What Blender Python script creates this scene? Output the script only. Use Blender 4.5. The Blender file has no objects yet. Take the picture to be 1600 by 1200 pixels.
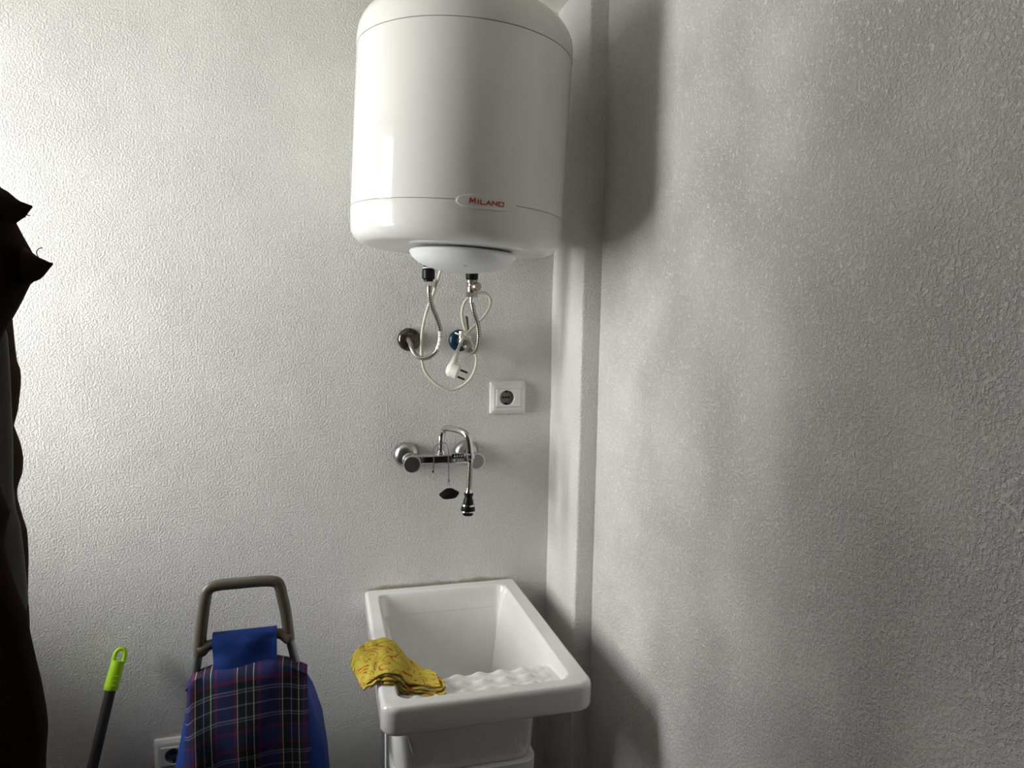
import bpy, bmesh, math, random
from mathutils import Vector, Matrix, noise
random.seed(7)
scene = bpy.context.scene
COL = scene.collection
R = math.radians

# ------------------------------------------------------------------ camera
FPX = 1110.0
YAW, PITCH, ROLL = R(15.2), R(5.85), R(0.93)
CAM = Vector((0.0, -1.72, 1.55))
_f = Vector((math.sin(YAW)*math.cos(PITCH), math.cos(YAW)*math.cos(PITCH), -math.sin(PITCH)))
_r0 = Vector((math.cos(YAW), -math.sin(YAW), 0)); _u0 = _r0.cross(_f)
_r = _r0*math.cos(ROLL) + _u0*math.sin(ROLL)
_u = -_r0*math.sin(ROLL) + _u0*math.cos(ROLL)
cam = bpy.data.cameras.new('camera'); cam.sensor_width = 36; cam.lens = FPX/1600*36
cam.clip_start = 0.02
co = bpy.data.objects.new('camera', cam); COL.objects.link(co)
co.matrix_world = Matrix(((_r.x, _u.x, -_f.x, CAM.x), (_r.y, _u.y, -_f.y, CAM.y), (_r.z, _u.z, -_f.z, CAM.z), (0, 0, 0, 1)))
scene.camera = co

# ------------------------------------------------------------------ world, light, exposure
SKY = 31.5
w = bpy.data.worlds.new('world'); scene.world = w; w.use_nodes = True
bgn = w.node_tree.nodes['Background']
bgn.inputs[0].default_value = (1.0, 0.985, 0.98, 1); bgn.inputs[1].default_value = SKY
# window opening in the left wall (metres)
WX, WY0, WY1, WZ0, WZ1, WT = -1.16, -0.60, -0.09, 1.08, 2.24, 0.28
pl = bpy.data.lights.new('window_portal', 'AREA'); pl.shape = 'RECTANGLE'
pl.size = WZ1-WZ0; pl.size_y = WY1-WY0; pl.cycles.is_portal = True
po = bpy.data.objects.new('window_portal', pl); COL.objects.link(po)
po.location = (WX-WT-0.01, (WY0+WY1)/2, (WZ0+WZ1)/2); po.rotation_euler = (0, R(-90), 0)
scene.view_settings.view_transform = 'Standard'; scene.view_settings.look = 'None'
scene.view_settings.gamma = 1; scene.view_settings.use_curve_mapping = False
scene.view_settings.exposure = 0.0
scene.cycles.max_bounces = 10; scene.cycles.diffuse_bounces = 6
scene.cycles.use_denoising = True
scene.cycles.caustics_reflective = False; scene.cycles.caustics_refractive = False

def at(px, py, x=None, y=None, z=None):
    """a point of the photograph on the plane x=, y= or z="""
    d = _f + _r*((px-800)/FPX) - _u*((py-600)/FPX)
    t = (y-CAM.y)/d.y if y is not None else (x-CAM.x)/d.x if x is not None else (z-CAM.z)/d.z
    return CAM + d*t

# ------------------------------------------------------------------ materials
def mat(name, col, rough=0.5, metal=0.0, spec=0.5, coat=0.0, bump=None, trans=0.0, sheen=0.0):
    m = bpy.data.materials.new(name); m.use_nodes = True
    nt = m.node_tree; b = nt.nodes['Principled BSDF']
    b.inputs['Base Color'].default_value = (*col, 1); b.inputs['Roughness'].default_value = rough
    b.inputs['Metallic'].default_value = metal; b.inputs['Specular IOR Level'].default_value = spec
    b.inputs['Coat Weight'].default_value = coat; b.inputs['Coat Roughness'].default_value = 0.05
    b.inputs['Transmission Weight'].default_value = trans
    b.inputs['Sheen Weight'].default_value = sheen
    tc = nt.nodes.new('ShaderNodeTexCoord')
    n = nt.nodes.new('ShaderNodeTexNoise'); nt.links.new(tc.outputs['Object'], n.inputs['Vector'])
    n.inputs['Scale'].default_value = bump[0] if bump else 40
    n.inputs['Detail'].default_value = bump[3] if bump and len(bump) > 3 else 3
    # a touch of tonal variation on every material
    hv = nt.nodes.new('ShaderNodeHueSaturation'); hv.inputs['Color'].default_value = (*col, 1)
    mr = nt.nodes.new('ShaderNodeMapRange'); mr.inputs['To Min'].default_value = 0.96; mr.inputs['To Max'].default_value = 1.04
    nt.links.new(n.outputs['Fac'], mr.inputs['Value']); nt.links.new(mr.outputs[0], hv.inputs['Value'])
    nt.links.new(hv.outputs[0], b.inputs['Base Color'])
    if bump:
        bp = nt.nodes.new('ShaderNodeBump'); bp.inputs['Strength'].default_value = bump[1]; bp.inputs['Distance'].default_value = bump[2]
        nt.links.new(n.outputs['Fac'], bp.inputs['Height']); nt.links.new(bp.outputs[0], b.inputs['Normal'])
    return m

def stucco(name, col, grain=235.0, amount=0.0016, stain=False):
    m = bpy.data.materials.new(name); m.use_nodes = True
    nt = m.node_tree; b = nt.nodes['Principled BSDF']; L = nt.links.new
    b.inputs['Roughness'].default_value = 0.62; b.inputs['Specular IOR Level'].default_value = 0.25
    tc = nt.nodes.new('ShaderNodeTexCoord')
    def noi(scale, detail, rough=0.5, dist=0.0):
        n = nt.nodes.new('ShaderNodeTexNoise'); n.inputs['Scale'].default_value = scale
        n.inputs['Detail'].default_value = detail; n.inputs['Roughness'].default_value = rough
        n.inputs['Distortion'].default_value = dist
        L(tc.outputs['Object'], n.inputs['Vector']); return n.outputs['Fac']
    def mth(op, a, c, d=None):
        x = nt.nodes.new('ShaderNodeMath'); x.operation = op
        for i, v in enumerate((a, c, d)):
            if v is None: continue
            if isinstance(v, (int, float)): x.inputs[i].default_value = v
            else: L(v, x.inputs[i])
        return x.outputs[0]
    g = noi(grain, 4, 0.6, 0.0)
    r = nt.nodes.new('ShaderNodeMapRange'); r.interpolation_type = 'SMOOTHSTEP'
    r.inputs['From Min'].default_value = 0.34; r.inputs['From Max'].default_value = 0.66; L(g, r.inputs['Value'])
    patch = noi(5.0, 2)
    pm = nt.nodes.new('ShaderNodeMapRange'); pm.inputs['From Min'].default_value = 0.3; pm.inputs['From Max'].default_value = 0.7
    pm.inputs['To Min'].default_value = 0.55; pm.inputs['To Max'].default_value = 1.15; L(patch, pm.inputs['Value'])
    fine = mth('MULTIPLY', r.outputs[0], pm.outputs[0])
    big = noi(2.6, 2)
    mid = noi(17.0, 2)
    h = mth('MULTIPLY_ADD', big, 9.0, fine); h = mth('MULTIPLY_ADD', mid, 1.5, h)
    bp = nt.nodes.new('ShaderNodeBump'); bp.inputs['Strength'].default_value = 1.0; bp.inputs['Distance'].default_value = amount
    L(h, bp.inputs['Height']); L(bp.outputs[0], b.inputs['Normal'])
    cr = nt.nodes.new('ShaderNodeMix'); cr.data_type = 'RGBA'  # pits tinted darker: dirt, plus shade of the grain painted in
    cr.inputs[6].default_value = (col[0]*0.87, col[1]*0.87, col[2]*0.86, 1); cr.inputs[7].default_value = (*col, 1)
    L(r.outputs[0], cr.inputs[0])
    out = cr.outputs[2]
    if stain:   # yellowed joint where the sink meets the wall
        sx = nt.nodes.new('ShaderNodeSeparateXYZ'); L(tc.outputs['Object'], sx.inputs[0])
        dz = mth('ABSOLUTE', mth('SUBTRACT', sx.outputs['Z'], 0.862), 0)
        mz = nt.nodes.new('ShaderNodeMapRange'); mz.inputs['From Min'].default_value = 0.009; mz.inputs['From Max'].default_value = 0.002
        L(mth('MULTIPLY_ADD', mid, 0.02, mth('SUBTRACT', dz, 0.01)), mz.inputs['Value'])
        dx = mth('ABSOLUTE', mth('SUBTRACT', sx.outputs['X'], 0.285), 0)
        mx = nt.nodes.new('ShaderNodeMapRange'); mx.inputs['From Min'].default_value = 0.20; mx.inputs['From Max'].default_value = 0.16; L(dx, mx.inputs['Value'])
        s = nt.nodes.new('ShaderNodeMix'); s.data_type = 'RGBA'; s.inputs[7].default_value = (0.26, 0.22, 0.12, 1)
        L(mth('MULTIPLY', mth('MULTIPLY', mz.outputs[0], mx.outputs[0]), 0.7), s.inputs[0]); L(out, s.inputs[6]); out = s.outputs[2]
    L(out, b.inputs['Base Color'])
    return m

WALL = (0.80, 0.79, 0.765)
M = {}
M['stucco'] = stucco('white_stucco', WALL, stain=True)
M['stucco_right'] = stucco('white_stucco_right', WALL, grain=250, amount=0.0022)
M['plain_wall'] = mat('plain_wall', (0.20, 0.18, 0.16), 0.8)
M['ceiling'] = mat('ceiling_paint', (0.80, 0.775, 0.72), 0.85, bump=(60, .2, .003))
M['floor'] = mat('floor_tile', (0.08, 0.065, 0.05), 0.45)
M['enamel'] = mat('white_enamel', (0.69, 0.685, 0.65), 0.10, spec=.42, bump=(3, .05, .002))
M['cap'] = mat('white_plastic_cap', (0.68, 0.675, 0.64), 0.16, spec=.42)
M['cover'] = mat('white_plastic_cover', (0.76, 0.77, 0.78), 0.4)
M['seam'] = mat('seam_shadow_gap', (0.07, 0.065, 0.06), 0.8)
M['badge'] = mat('pale_badge', (0.67, 0.66, 0.61), 0.35)
M['red'] = mat('red_lettering', (0.42, 0.02, 0.03), 0.4)
M['redring'] = mat('pink_red_ring', (0.75, 0.2, 0.17), 0.5)
M['black'] = mat('black_plastic', (0.005, 0.005, 0.005), 0.35, spec=.2)
M['rubber'] = mat('black_rubber', (0.004, 0.004, 0.004), 0.7, spec=.12)
M['chrome'] = mat('chrome', (0.62, 0.62, 0.61), 0.12, metal=1)
M['chrome_dark_reflection'] = mat('chrome_dark_reflection', (0.26, 0.26, 0.255), 0.22, metal=.9)  # chrome darkened: reflection of the dark room put into the colour
M['satin'] = mat('satin_chrome', (0.50, 0.50, 0.48), 0.28, metal=1)
M['nickel'] = mat('nickel_brass', (0.38, 0.345, 0.30), 0.3, metal=1)
M['lever'] = mat('brown_grey_lever', (0.13, 0.11, 0.095), 0.45, metal=.5)
M['zinc'] = mat('bright_zinc', (0.8, 0.8, 0.78), 0.25, metal=0.9)
M['bronze'] = mat('dark_bronze', (0.055, 0.042, 0.03), 0.14, metal=0.6, coat=0.5)
M['blue_cap'] = mat('petrol_blue_plastic', (0.002, 0.030, 0.055), 0.3, spec=.3)
M['cord'] = mat('cream_cord', (0.68, 0.64, 0.53), 0.5)
M['plug'] = mat('white_plug', (0.72, 0.70, 0.64), 0.4)
M['tie'] = mat('white_nylon', (0.8, 0.8, 0.76), 0.4)
M['outlet'] = mat('white_outlet', (0.80, 0.79, 0.75), 0.3)
M['well'] = mat('grey_outlet_well', (0.30, 0.29, 0.27), 0.45)
M['hole'] = mat('dark_hole', (0.01, 0.01, 0.01), 0.8)
M['ceramic'] = mat('white_ceramic', (0.74, 0.735, 0.72), 0.14, coat=0.5)
M['stand'] = mat('white_stand', (0.70, 0.70, 0.70), 0.4)
M['taupe'] = mat('taupe_plastic', (0.105, 0.088, 0.066), 0.42, bump=(300, .15, .0006))
M['tube'] = mat('grey_steel_tube', (0.20, 0.21, 0.22), 0.35, metal=0.6)
M['blue'] = mat('blue_nylon', (0.007, 0.034, 0.19), 0.7, spec=.25, bump=(500, .3, .0006))
M['lime'] = mat('lime_green_plastic', (0.40, 0.68, 0.01), 0.38)
M['pole'] = mat('dark_grey_pole', (0.028, 0.026, 0.025), 0.35)
M['brown_cloth'] = mat('dark_brown_fabric', (0.035, 0.019, 0.013), 0.95, spec=.15, bump=(350, .4, .001))
M['black_cloth'] = mat('blackish_brown_fabric', (0.018, 0.011, 0.007), 0.95, spec=.1, bump=(350, .4, .001))
M['grey_cloth'] = mat('grey_fabric', (0.10, 0.10, 0.09), 0.9, bump=(350, .4, .001))
M['frame'] = mat('white_window_frame', (0.75, 0.75, 0.74), 0.35)

def glass():
    m = bpy.data.materials.new('window_glass'); m.use_nodes = True
    nt = m.node_tree; nt.nodes.clear()
    o = nt.nodes.new('ShaderNodeOutputMaterial'); t = nt.nodes.new('ShaderNodeBsdfTransparent'); g = nt.nodes.new('ShaderNodeBsdfGlossy')
    g.inputs['Roughness'].default_value = 0.0; t.inputs[0].default_value = (0.96, 0.97, 0.965, 1)
    fr = nt.nodes.new('ShaderNodeFresnel'); fr.inputs[0].default_value = 1.5; mx = nt.nodes.new('ShaderNodeMixShader')
    nt.links.new(fr.outputs[0], mx.inputs[0]); nt.links.new(t.outputs[0], mx.inputs[1]); nt.links.new(g.outputs[0], mx.inputs[2]); nt.links.new(mx.outputs[0], o.inputs[0])
    return m
M['glass'] = glass()

def braid():
    m = mat('braided_steel', (0.42, 0.40, 0.37), 0.32, metal=0.85)
    nt = m.node_tree; b = nt.nodes['Principled BSDF']; L = nt.links.new
    uv = nt.nodes.new('ShaderNodeTexCoord')
    mp = nt.nodes.new('ShaderNodeMapping'); mp.inputs['Rotation'].default_value = (0, 0, R(45)); L(uv.outputs['UV'], mp.inputs[0])
    ck = nt.nodes.new('ShaderNodeTexChecker'); ck.inputs['Scale'].default_value = 9
    ck.inputs[1].default_value = (0.55, 0.52, 0.47, 1); ck.inputs[2].default_value = (0.20, 0.18, 0.15, 1)
    L(mp.outputs[0], ck.inputs[0]); L(ck.outputs[0], b.inputs['Base Color'])
    bp = nt.nodes.new('ShaderNodeBump'); bp.inputs['Distance'].default_value = 0.0006; L(ck.outputs[1], bp.inputs['Height']); L(bp.outputs[0], b.inputs['Normal'])
    return m
M['braid'] = braid()

def plaid():
    m = bpy.data.materials.new('tartan_fabric'); m.use_nodes = True
    nt = m.node_tree; b = nt.nodes['Principled BSDF']; L = nt.links.new
    b.inputs['Roughness'].default_value = 0.85; b.inputs['Specular IOR Level'].default_value = 0.2
    tc = nt.nodes.new('ShaderNodeTexCoord'); sx = nt.nodes.new('ShaderNodeSeparateXYZ'); L(tc.outputs['UV'], sx.inputs[0])
    def frac(sock, period, off):
        a = nt.nodes.new('ShaderNodeMath'); a.operation = 'MULTIPLY_ADD'; L(sock, a.inputs[0]); a.inputs[1].default_value = 1/period; a.inputs[2].default_value = off
        c = nt.nodes.new('ShaderNodeMath'); c.operation = 'FRACT'; L(a.outputs[0], c.inputs[0]); return c.outputs[0]
    def ramp(f, stops):
        r = nt.nodes.new('ShaderNodeValToRGB'); r.color_ramp.interpolation = 'CONSTANT'
        e = r.color_ramp.elements
        e[0].position = stops[0][0]; e[0].color = (*stops[0][1], 1); e[1].position = stops[1][0]; e[1].color = (*stops[1][1], 1)
        for p, c in stops[2:]:
            x = e.new(p); x.color = (*c, 1)
        L(f, r.inputs[0]); return r.outputs[0]
    N = (0.010, 0.014, 0.07); K = (0.008, 0.009, 0.013); RD = (0.11, 0.009, 0.018); W = (0.30, 0.30, 0.25); LB = (0.16, 0.20, 0.38)
    v = ramp(frac(sx.outputs[0], 0.081, 0.401), [(0, N), (.02, RD), (.055, N), (.09, W), (.112, K), (.29, LB), (.308, K), (.46, W), (.482, K), (.53, N), (.58, RD), (.61, N)])
    N2 = (0.02, 0.02, 0.06); K2 = (0.012, 0.012, 0.014); W2 = (0.15, 0.15, 0.16); R2 = (0.10, 0.008, 0.02)
    h = ramp(frac(sx.outputs[1], 0.131, -0.265), [(0, N2), (.05, R2), (.10, K2), (.20, W2), (.225, K2), (.245, W2), (.262, K2), (.42, W2), (.44, K2), (.60, W2), (.622, K2), (.642, W2), (.66, K2), (.78, R2), (.82, N2)])
    ad = nt.nodes.new('ShaderNodeMix'); ad.data_type = 'RGBA'; ad.blend_type = 'ADD'; ad.inputs[0].default_value = 0.62
    L(v, ad.inputs[6]); L(h, ad.inputs[7]); L(ad.outputs[2], b.inputs['Base Color'])
    n = nt.nodes.new('ShaderNodeTexNoise'); n.inputs['Scale'].default_value = 600; L(tc.outputs['Object'], n.inputs[0])
    bp = nt.nodes.new('ShaderNodeBump'); bp.inputs['Distance'].default_value = 0.0006; bp.inputs['Strength'].default_value = .5; L(n.outputs[0], bp.inputs['Height']); L(bp.outputs[0], b.inputs['Normal'])
    return m
M['plaid'] = plaid()

def ragmat():
    m = bpy.data.materials.new('yellow_cloth'); m.use_nodes = True
    nt = m.node_tree; b = nt.nodes['Principled BSDF']; L = nt.links.new
    b.inputs['Roughness'].default_value = 0.9; b.inputs['Specular IOR Level'].default_value = 0.15
    tc = nt.nodes.new('ShaderNodeTexCoord')
    n = nt.nodes.new('ShaderNodeTexNoise'); n.inputs['Scale'].default_value = 13; n.inputs['Detail'].default_value = 0.0; n.inputs['Distortion'].default_value = 1.6
    L(tc.outputs['UV'], n.inputs[0])
    a = nt.nodes.new('ShaderNodeMath'); a.operation = 'MULTIPLY'; a.inputs[1].default_value = 5.0; L(n.outputs[0], a.inputs[0])
    c = nt.nodes.new('ShaderNodeMath'); c.operation = 'FRACT'; L(a.outputs[0], c.inputs[0])
    r = nt.nodes.new('ShaderNodeValToRGB'); e = r.color_ramp.elements
    e[0].position = 0.40; e[0].color = (0, 0, 0, 1); e[1].position = 0.46; e[1].color = (1, 1, 1, 1)
    x = e.new(0.54); x.color = (1, 1, 1, 1); x = e.new(0.60); x.color = (0, 0, 0, 1)
    L(c.outputs[0], r.inputs[0])
    n2 = nt.nodes.new('ShaderNodeTexNoise'); n2.inputs['Scale'].default_value = 60; n2.inputs['Detail'].default_value = 4; L(tc.outputs['UV'], n2.inputs[0])
    y = nt.nodes.new('ShaderNodeMix'); y.data_type = 'RGBA'; y.inputs[6].default_value = (0.34, 0.29, 0.02, 1); y.inputs[7].default_value = (0.56, 0.47, 0.09, 1); L(n2.outputs[0], y.inputs[0])
    z = nt.nodes.new('ShaderNodeMix'); z.data_type = 'RGBA'; z.inputs[7].default_value = (0.42, 0.06, 0.015, 1)
    L(r.outputs[0], z.inputs[0]); L(y.outputs[2], z.inputs[6]); L(z.outputs[2], b.inputs['Base Color'])
    n3 = nt.nodes.new('ShaderNodeTexNoise'); n3.inputs['Scale'].default_value = 420; L(tc.outputs['Object'], n3.inputs[0])
    bp = nt.nodes.new('ShaderNodeBump'); bp.inputs['Distance'].default_value = 0.0012; bp.inputs['Strength'].default_value = .6; L(n3.outputs[0], bp.inputs['Height']); L(bp.outputs[0], b.inputs['Normal'])
    return m
M['rag'] = ragmat()
M['rag_edge'] = mat('cloth_edge', (0.20, 0.15, 0.05), 0.95, spec=.1)

# ------------------------------------------------------------------ building helpers (world coordinates)
def obj(name, bm, m, parent=None, smooth=True, local=False, sharp=35):
    me = bpy.data.meshes.new(name)
    bmesh.ops.remove_doubles(bm, verts=bm.verts, dist=1e-6)
    if parent is not None and not local:
        bm.transform(parent_world(parent).inverted())
    bmesh.ops.recalc_face_normals(bm, faces=bm.faces)
    bm.to_mesh(me); bm.free()
    for mm in (m if isinstance(m, (list, tuple)) else [m]): me.materials.append(mm)
    if smooth:
        for p in me.polygons: p.use_smooth = True
        me.set_sharp_from_angle(angle=R(sharp))
    o = bpy.data.objects.new(name, me); COL.objects.link(o)
    if parent is not None: o.parent = parent
    return o
def parent_world(p):
    mt = Matrix.LocRotScale(p.location, p.rotation_euler, p.scale)
    return parent_world(p.parent) @ mt if p.parent else mt
def thing(name, label, cat, loc, rot=(0, 0, 0), group=None):
    o = bpy.data.objects.new(name, None); o.empty_display_size = .05; COL.objects.link(o)
    o.location = loc; o.rotation_euler = rot; tag(o, label, cat, group); return o
def tag(o, label=None, cat=None, group=None, kind=None):
    if label: o['label'] = label
    if cat: o['category'] = cat
    if group: o['group'] = group
    if kind: o['kind'] = kind
    return o
def B(): return bmesh.new()
def box(bm, x0, x1, y0, y1, z0, z1, bevel=0.0, seg=2):
    r = bmesh.ops.create_cube(bm, size=1)
    vs = r['verts']
    for v in vs:
        v.co = Vector(((x0+x1)/2+v.co.x*(x1-x0), (y0+y1)/2+v.co.y*(y1-y0), (z0+z1)/2+v.co.z*(z1-z0)))
    if bevel:
        es = list({e for v in vs for e in v.link_edges})
        bmesh.ops.bevel(bm, geom=es, offset=bevel, segments=seg, affect='EDGES', profile=0.5)
    return bm
def frame_of(d):
    d = d.normalized(); a = Vector((0, 0, 1)) if abs(d.z) < .9 else Vector((1, 0, 0))
    s = d.cross(a).normalized(); return s, s.cross(d).normalized()
def lathe(bm, base, axis, prof, n=32, cap=True):
    """profile = [(distance along axis, radius), ...]"""
    base = Vector(base); axis = Vector(axis).normalized(); s, t = frame_of(axis)
    rings = []
    for h, r in prof:
        c = base+axis*h
        if r < 1e-6: rings.append([bm.verts.new(c)])
        else: rings.append([bm.verts.new(c+(s*math.cos(k*2*math.pi/n)+t*math.sin(k*2*math.pi/n))*r) for k in range(n)])
    for a, b in zip(rings, rings[1:]):
        for k in range(n):
            k2 = (k+1) % n
            if len(a) == 1 and len(b) == 1: continue
            if len(a) == 1: bm.faces.new((a[0], b[k], b[k2]))
            elif len(b) == 1: bm.faces.new((a[k], a[k2], b[0]))
            else: bm.faces.new((a[k], a[k2], b[k2], b[k]))
    if cap:
        for r in (rings[0], rings[-1]):
            if len(r) > 2: bm.faces.new(r)
    return bm
def spline(pts, sub=8):
    P = [Vector(p) for p in pts]; P = [2*P[0]-P[1]]+P+[2*P[-1]-P[-2]]; out = []
    for i in range(1, len(P)-2):
        for k in range(sub):
            t = k/sub; a, b, c, d = P[i-1:i+3]
            out.append(0.5*((2*b)+(c-a)*t+(2*a-5*b+4*c-d)*t*t+(3*b-a-3*c+d)*t**3))
    out.append(P[-2]); return out
def tube(bm, path, r, n=12, flat=None, cap=True, uvlen=None):
    """sweep a circle (or an ellipse, flat=(a,b)) along the path; r may be a list"""
    path = [Vector(p) for p in path]; N = len(path)
    T = [(path[min(i+1, N-1)]-path[max(i-1, 0)]).normalized() for i in range(N)]
    s, t = frame_of(T[0]); rings = []
    uvl = bm.loops.layers.uv.verify() if uvlen else None
    L = [0.0]
    for i in range(1, N): L.append(L[-1]+(path[i]-path[i-1]).length)
    for i in range(N):
        s = (s-T[i]*s.dot(T[i])).normalized(); t = T[i].cross(s)
        rr = r[i] if isinstance(r, (list, tuple)) else r
        a, b = flat if flat else (1, 1)
        rings.append([bm.verts.new(path[i]+s*math.cos(k*2*math.pi/n)*rr*a+t*math.sin(k*2*math.pi/n)*rr*b) for k in range(n)])
    for i in range(N-1):
        for k in range(n):
            k2 = (k+1) % n
            f = bm.faces.new((rings[i][k], rings[i][k2], rings[i+1][k2], rings[i+1][k]))
            if uvl:
                us = ((k/n, L[i]), ((k+1)/n, L[i]), ((k+1)/n, L[i+1]), (k/n, L[i+1]))
                for lp, (a1, b1) in zip(f.loops, us): lp[uvl].uv = (a1, b1/uvlen)
    if cap: bm.faces.new(rings[0]); bm.faces.new(rings[-1])
    return bm
def warp(p):   # the rim widens a little towards the room
    x, y, z = p; f = min(1, max(0, -y/.54)); return (x+f*(.0035+(x-.29)/.19*.0080), y, z)
def rrect(cx, cy, hx, hy, r, n=32):
    """closed loop of a rounded rectangle, n points per quarter (straight edges included)"""
    out = []
    r = min(r, hx*.999, hy*.999)
    for q, (sx, sy) in enumerate(((1, 1), (-1, 1), (-1, -1), (1, -1))):
        ccx, ccy = cx+sx*(hx-r), cy+sy*(hy-r); a0 = q*math.pi/2
        m = n//2
        for k in range(m): 
            a = a0+math.pi/2*k/(m-1) if m > 1 else a0
            out.append((ccx+r*math.cos(a), ccy+r*math.sin(a)))
        nsx, nsy = ((-1, 1), (-1, -1), (1, -1), (1, 1))[q]
        nx, ny = cx+nsx*(hx-r), cy+nsy*(hy-r); a1 = a0+math.pi/2
        p0 = out[-1]; p1 = (nx+r*math.cos(a1), ny+r*math.sin(a1))
        for k in range(1, n-m+1):
            t = k/(n-m+1); out.append((p0[0]*(1-t)+p1[0]*t, p0[1]*(1-t)+p1[1]*t))
    return out
def loft(bm, loops, cap0=True, cap1=True):
    V = [[bm.verts.new(p) for p in l] for l in loops]
    for a, b in zip(V, V[1:]):
        n = len(a)
        for k in range(n): bm.faces.new((a[k], a[(k+1) % n], b[(k+1) % n], b[k]))
    if cap0: bm.faces.new(V[0])
    if cap1: bm.faces.new(V[-1])
    return bm
def sheet(bm, grid, thick=0.0, uvs=None):
    """grid[i][j] of points -> surface, given a thickness along its normal"""
    ni, nj = len(grid), len(grid[0])
    uvl = bm.loops.layers.uv.verify()
    V = [[bm.verts.new(p) for p in row] for row in grid]
    fs = []
    for i in range(ni-1):
        for j in range(nj-1):
            f = bm.faces.new((V[i][j], V[i+1][j], V[i+1][j+1], V[i][j+1])); fs.append(f)
            if uvs:
                for lp, (a, b) in zip(f.loops, ((i, j), (i+1, j), (i+1, j+1), (i, j+1))): lp[uvl].uv = uvs[a][b]
    if thick:
        bm.normal_update()
        nrm = [[V[i][j].normal.copy() for j in range(nj)] for i in range(ni)]
        W = [[bm.verts.new(V[i][j].co-nrm[i][j]*thick) for j in range(nj)] for i in range(ni)]
        for i in range(ni-1):
            for j in range(nj-1):
                f = bm.faces.new((W[i][j], W[i][j+1], W[i+1][j+1], W[i+1][j]))
                if uvs:
                    for lp, (a, b) in zip(f.loops, ((i, j), (i, j+1), (i+1, j+1), (i+1, j))): lp[uvl].uv = uvs[a][b]
        for i in range(ni-1):
            for j in (0, nj-1): f = bm.faces.new((V[i][j], V[i+1][j], W[i+1][j], W[i][j])); f.material_index = 1
        for j in range(nj-1):
            for i in (0, ni-1): f = bm.faces.new((V[i][j], V[i][j+1], W[i][j+1], W[i][j])); f.material_index = 1
    return bm

# ------------------------------------------------------------------ room
X1, CEIL, YN = 0.614, 2.274, -4.2
def structure(name, bm, m, **k): return tag(obj(name, bm, m, smooth=False, **k), kind='structure')
structure('floor', box(B(), WX-.2, X1+.2, YN-.1, .1, -.1, 0), M['floor'])
structure('ceiling', box(B(), WX-.2, X1+.2, YN-.1, .1, CEIL, CEIL+.1), M['ceiling'])
structure('wall_back', box(B(), WX-.2, X1+.2, 0, .1, 0, CEIL), M['stucco'])
structure('wall_right', box(B(), X1, X1+.1, YN, 0, 0, CEIL), M['stucco_right'])
structure('wall_front', box(B(), WX-.2, X1+.2, YN-.1, YN, 0, CEIL), M['plain_wall'])
b = B()
box(b, WX-WT, WX, WY1, 0, 0, CEIL); box(b, WX-WT, WX, YN, WY0, 0, CEIL)
box(b, WX-WT, WX, WY0, WY1, 0, WZ0); box(b, WX-WT, WX, WY0, WY1, WZ1, CEIL)
structure('wall_left', b, M['stucco_right'])
# plastered jog in the corner: 4.6 cm wide, 21 cm deep, its arris slightly uneven
JX, JY = 0.570, -0.213
b = B(); loops = []
for k in range(61):
    z = CEIL*k/60; n = lambda s: noise.noise(Vector((s, 7.1, z*6)))*0.0022+noise.noise(Vector((s, 1.1, z*23)))*0.0008
    a, c = n(3.3), n(9.7); rr = .005
    xl = JX+a; yf = JY+c
    loops.append([(xl, 0, z), (xl, yf+rr, z), (xl+.0015, yf+.0015, z), (xl+rr, yf, z), (X1-.004, yf+.001, z), (X1+.002, yf, z), (X1+.002, 0, z)])
loft(b, loops); tag(obj('trim_1', b, M['stucco'], sharp=60), kind='structure')

# window in the left wall: frame, mullion, pane, inside sill
wn = bpy.data.objects.new('window_1', None); COL.objects.link(wn); wn.location = (WX-WT, (WY0+WY1)/2, WZ0); wn['kind'] = 'structure'
b = B(); xw = WX-WT+.02; fw = .035
box(b, xw, xw+.05, WY0, WY0+fw, WZ0, WZ1, .003); box(b, xw, xw+.05, WY1-fw, WY1, WZ0, WZ1, .003)
box(b, xw, xw+.05, WY0+fw, WY1-fw, WZ0, WZ0+fw, .003); box(b, xw, xw+.05, WY0+fw, WY1-fw, WZ1-fw, WZ1, .003)
obj('window_frame', b, M['frame'], wn)
obj('pane', box(B(), xw+.02, xw+.024, WY0+fw, WY1-fw, WZ0+fw, WZ1-fw), M['glass'], wn, smooth=False)

# ------------------------------------------------------------------ water heater
HR = 0.215
HX, HY, HZ = 0.2735, -0.255, 1.672
heater = thing('water_heater', 'round white electric water heater hanging high on the back wall', 'water heater', (HX, HY, HZ), (0, R(2.5), 0))
ZB, ZT, ZTOP = 0.070, 0.378, 0.463       # seams and top above the heater's bottom
N = 96
obj('tank_body', lathe(B(), (0, 0, ZB+.0004), (0, 0, 1), [(0, HR-.003), (.0003, HR-.0003), (.002, HR), (ZT-ZB-.003, HR), (ZT-ZB-.001, HR-.0004), (ZT-ZB-.0006, HR-.003)], N), M['enamel'], heater, local=True)
pr = [(ZB-.0002, HR-.003), (ZB-.0004, HR-.0002), (ZB-.002, HR+.0003), (.040, HR-.001)]
for k in range(1, 9): a = k/8*math.pi/2; pr.append((.034-.034*math.sin(a), HR-.001-.034*(1-math.cos(a))))
pr += [(.001, .12), (.001, 0)]
obj('bottom_cap', lathe(B(), (0, 0, 0), (0, 0, 1), pr, N), M['cap'], heater, local=True)
pr = [(ZT+.0006, HR-.004), (ZT+.0008, HR+.0004), (ZT+.003, HR+.0008), (ZT+.020, HR)]
for k in range(1, 11): a = k/10*math.pi/2; pr.append((ZT+.020+.060*math.sin(a), HR-.06*(1-math.cos(a))))
pr += [(ZTOP-.003, .08), (ZTOP, 0)]
obj('top_cap', lathe(B(), (0, 0, 0), (0, 0, 1), pr, N), M['cap'], heater, local=True)
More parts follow.
